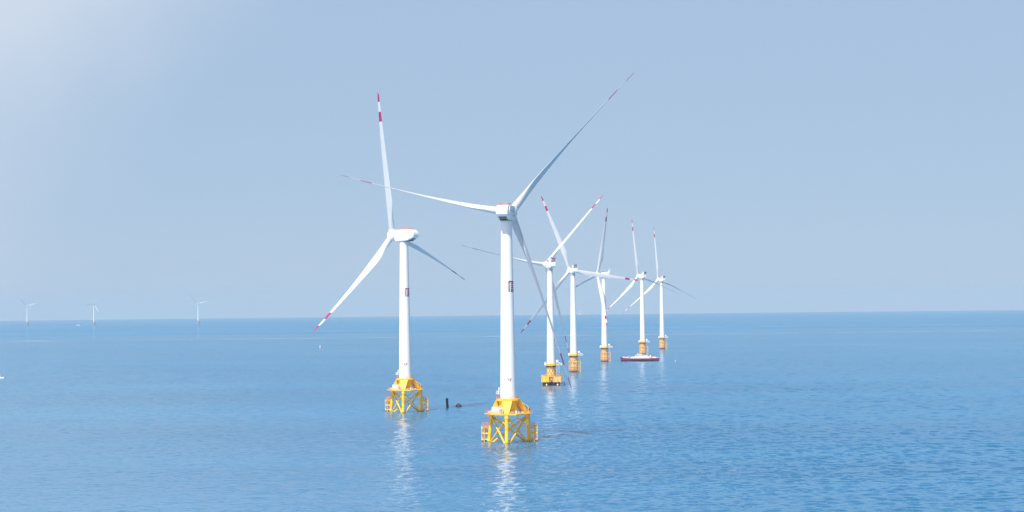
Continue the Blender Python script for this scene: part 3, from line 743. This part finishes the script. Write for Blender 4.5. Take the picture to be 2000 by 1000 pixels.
# ---------------------------------------------------------------- work boat
def hull_mesh(L_, B, H, dark=True, mats=('hull', 'black', 'white')):
    mb = MB(*mats); ns = 26; vs = []; rows = 5
    for i in range(ns+1):
        t = i/ns; x = -L_/2+L_*t
        w = B/2*min(1, (1-max(0, (.22-t)/.22)**2.2))*(1-.28*max(0, (t-.86)/.14)**2)
        w = max(w, .12); sh = H*(1+.45*max(0, (.3-t)/.3)**2+.18*max(0, (t-.8)/.2)**2)
        for j in range(rows):
            u = j/(rows-1); ww = w*(.72+.28*u**.6); xx = x+(-1.6*u*max(0, (.15-t)/.15)) + (1.0*u*max(0, (t-.92)/.08))
            vs.append((xx, -ww, -1.2+(sh+1.2)*u))
        for j in range(rows):
            u = j/(rows-1); ww = w*(.72+.28*u**.6); xx = x+(-1.6*u*max(0, (.15-t)/.15)) + (1.0*u*max(0, (t-.92)/.08))
            vs.append((xx, ww, -1.2+(sh+1.2)*u))
    k = 2*rows; fs = []; mi = []
    for i in range(ns):
        for j in range(rows-1):
            fs.append((i*k+j, (i+1)*k+j, (i+1)*k+j+1, i*k+j+1)); mi.append(1 if j < 2 else 0)
            fs.append((i*k+rows+j, i*k+rows+j+1, (i+1)*k+rows+j+1, (i+1)*k+rows+j)); mi.append(1 if j < 2 else 0)
        fs.append((i*k+rows-1, (i+1)*k+rows-1, (i+1)*k+2*rows-1, i*k+2*rows-1)); mi.append(2)
        fs.append((i*k, i*k+rows, (i+1)*k+rows, (i+1)*k)); mi.append(1)
    fs.append(tuple([j for j in range(rows)]+[rows+j for j in range(rows-1, -1, -1)])); mi.append(0)
    e = ns*k; fs.append(tuple([e+rows+j for j in range(rows)]+[e+j for j in range(rows-1, -1, -1)])); mi.append(0)
    mb.v = vs; mb.f = fs; mb.mi = mi; return mb
x, y = 134.3, 2276.0
wb = link('work_boat', None); wb.location = (x, y, sea_z(x, y)); wb.rotation_euler.z = R(2)
tag(wb, 'long magenta and black work boat with tyre fenders and white deckhouse beside a turbine base', 'boat')
h_ = hull_mesh(39, 9, 3.1); link('hull', h_.mesh('hull', 45), wb)
fm = MB('black')
for i in range(21):
    xx = -17.2+i*1.72; yw = 4.5*min(1, 1-max(0, (.22-(xx+19.5)/39)/.22)**2.2)
    T = Matrix.Translation((xx, -yw-.05, 1.5)) @ Matrix.Rotation(R(90), 4, 'X')
    fm.lathe([(.28, -.3), (.60, -.3), (.66, 0), (.60, .3), (.28, .3)], 14, M4=T)
link('tyre_fender_row', fm.mesh('tyre_fender_row'), wb)['kind'] = 'stuff'
dh = MB('white', 'glass', 'grey', 'orange')
dh.box((.5, 0, 3.75), (19.0, 6.6, 1.9)); dh.box((1.2, 0, 5.5), (12.5, 5.6, 1.7)); dh.box((1.2, 0, 6.42), (13.2, 6.0, .16))
dh.prism([(-11.6, 2.4), (-9.5, 4.3), (-9.5, 2.4)], -3.0, 3.0)
for i in range(14): dh.box((-8.2+i*1.35, -3.32, 3.8), (.6, .06, .6), 1)
for i in range(9): dh.box((-4.4+i*1.35, -2.82, 5.6), (.8, .06, .65), 1)
link('deckhouse', dh.mesh('deckhouse', 25), wb)
wh = MB('white', 'glass'); wh.box((-.6, 0, 7.3), (4.6, 4.2, 1.7)); wh.box((-.6, 0, 8.2), (5.2, 4.6, .14)); wh.box((-.6, -2.13, 7.5), (4.0, .06, .7), 1); wh.box((-2.93, 0, 7.5), (.06, 3.6, .7), 1)
link('wheelhouse', wh.mesh('wheelhouse', 25), wb)
ms = MB('grey', 'cream', 'orange', 'white')
ms.tube((.6, 0, 8.2), (.6, 0, 10.6), .14, .08, 8); ms.tube((-.3, 0, 9.7), (1.5, 0, 9.7), .07, n=6)
link('mast', ms.mesh('mast'), wb)
dg = MB('cream', 'orange', 'white', 'grey')
for a in ((-15.4, -1.0, 3.7, 2.2, 2, 1.0, 0), (-13.2, .6, 3.5, 1.5, 2.2, 1.4, 0), (-17.3, 0, 4.3, 1.6, 1.6, .8, 2), (12.4, 0, 4.0, 2.4, 3, 1.8, 1), (14.6, 0, 3.6, 1.6, 2, 1.2, 2), (16.4, 0, 3.5, 1.0, 1.2, 1.2, 2), (10.6, -2, 4.9, 1.0, 1.0, 2.6, 2)):
    dg.box(a[:3], a[3:6], a[6])
dg.tube((-14.5, 0, 3), (-10.6, 0, 5.9), .18, n=8); dg.tube((-14.0, 0, 3), (-14.0, 0, 5.0), .25, n=8)
link('deck_gear', dg.mesh('deck_gear', 25), wb)
br = MB('white')
for i in range(20):
    xx = -18+i*1.9
    if -10.5 < xx < 11.5: continue
    w = 4.3*min(1, 1-max(0, (.22-(xx+19.5)/39)/.22)**2.2)
    for s in (-1, 1): br.tube((xx, s*w, 2.5), (xx, s*w, 4.2), .06, n=5)
for s in (-1, 1): br.tube((11.4, s*4.2, 4.1), (18, s*3.4, 4.2), .05, n=5)
link('railing', br.mesh('railing'), wb)

# ---------------------------------------------------------------- far ship on the horizon
x, y = 650.0, 20500.0
fs_ = link('cargo_ship', None); fs_.location = (x, y, sea_z(x, y)); tag(fs_, 'distant pale ship with a tall white block at its left end, at the horizon', 'ship')
hm2 = hull_mesh(120, 20, 7, mats=('grey', 'grey', 'grey')); link('hull', hm2.mesh('hull', 45), fs_, Matrix.Translation((38, 0, 0)))
sm = MB('white', 'glass'); sm.box((-9, 0, 18), (22, 18, 26)); sm.box((-9, 0, 32.5), (26, 22, 3)); sm.box((-9, -9.1, 27), (18, .3, 2.2), 1)
for i in range(4): sm.box((-9, -9.1, 10+i*4), (16, .3, 1.2), 1)
link('superstructure', sm.mesh('superstructure', 25), fs_)
sd2 = MB('grey', 'white'); 
for i in range(5): sd2.box((18+i*15, 0, 8.2), (11, 15, 2.6)); sd2.tube((26+i*15, 0, 7), (26+i*15, 0, 14), .5, n=6)
link('deck_hatch_row', sd2.mesh('deck_hatch_row', 25), fs_)

# ---------------------------------------------------------------- pile, dome buoy, small buoys, small boats
x, y = -38.6, 1256.9
mb = MB('rust', 'black')
mb.lathe([(.74, -5), (.74, .0), (.72, 4.0), (.78, 4.3), (.78, 5.3), (.7, 5.55), (.3, 5.62)], 24)
for z, t in ((1.0, .3), (2.4, 2.2), (3.6, 4.1)): mb.tube((.74*math.cos(t), .74*math.sin(t), z), (1.0*math.cos(t), 1.0*math.sin(t), z), .16, n=8)
for z in (1.6, 3.2): mb.lathe([(.8, z), (.8, z+.16)], 24, 1)
o = link('mooring_pile', mb.mesh('mooring_pile')); o.location = (x, y, sea_z(x, y)); o.rotation_euler = (0, R(-2.5), 0)
tag(o, 'dark rusty upright pile standing alone in the water between the two nearest turbines', 'pile')
x, y = -32.3, 1265.1
mb = MB('rust', 'black')
mb.lathe([(1.75, -1.0), (1.82, .1), (1.74, .7), (1.42, 1.3), (.95, 1.72), (.4, 1.95), (.12, 2.0)], 28, M4=Matrix.Rotation(R(5), 4, 'Y'))
mb.lathe([(1.9, .1), (1.9, .32)], 28, 1); mb.tube((-.35, 0, 1.8), (-.35, 0, 2.15), .12, n=8); mb.tube((.35, 0, 1.8), (.35, 0, 2.15), .12, n=8); mb.tube((-.35, 0, 2.12), (.35, 0, 2.12), .12, n=8)
o = link('mooring_buoy', mb.mesh('mooring_buoy')); o.location = (x, y, sea_z(x, y)); tag(o, 'squat dark dome-shaped float lying just right of the upright dark pile', 'buoy')
def buoy(x, y, s, label, mt='white'):
    mb = MB(mt, 'orange', 'grey')
    mb.lathe([(.9*s, -.5*s), (1.0*s, .1*s), (1.0*s, .7*s), (.7*s, 1.0*s)], 16, 1)
    for k in range(4):
        t = k*math.pi/2; mb.tube((.7*s*math.cos(t), .7*s*math.sin(t), .9*s), (.25*s*math.cos(t), .25*s*math.sin(t), 3.2*s), .12*s, n=6)
    mb.lathe([(.35*s, 3.1*s), (.42*s, 3.3*s), (.42*s, 4.1*s), (.2*s, 4.5*s)], 12); mb.box((0, 0, 2.1*s), (.8*s, .8*s, 1.0*s), 0)
    o = link('marker_buoy', mb.mesh('marker_buoy')); o.location = (x, y, sea_z(x, y)); tag(o, label, 'buoy')
buoy(-289.7, 3230.7, 1.05, 'small white lattice buoy left of the turbine marked 16F, open water around it')
buoy(169.0, 2242, .42, 'tiny pale buoy to the right of the magenta work boat')
def small_boat(x, y, s, rz, label):
    r_ = link('fishing_boat', None); r_.location = (x, y, sea_z(x, y)); r_.rotation_euler.z = R(rz); r_.scale = (s, s, s); tag(r_, label, 'boat')
    link('hull', cached('smh', lambda: hull_mesh(11, 3.2, 1.1, mats=('white', 'grey', 'cream')).mesh('hull', 45)), r_)
    def cb():
        q = MB('white', 'glass', 'orange'); q.box((1.0, 0, 2.0), (3.4, 2.2, 1.9)); q.box((1.0, 0, 3.02), (3.8, 2.5, .14), 2); q.box((1.0, -1.12, 2.3), (2.8, .05, .7), 1); q.box((-.72, 0, 2.3), (.05, 1.8, .7), 1); q.tube((2.2, 0, 3), (2.2, 0, 5), .07, n=6); return q.mesh('cabin', 25)
    link('cabin', cached('smc', cb), r_)
small_boat(-457.5, 1908.8, 1.0, 0, 'small white boat cut off by the left edge of the view')
small_boat(-2010.0, 9950, 1.5, 5, 'tiny pale boat at the horizon left of the middle far turbine')
small_boat(-2395.0, 9600, 1.4, 12, 'tiny pale boat at the far left edge near the horizon')
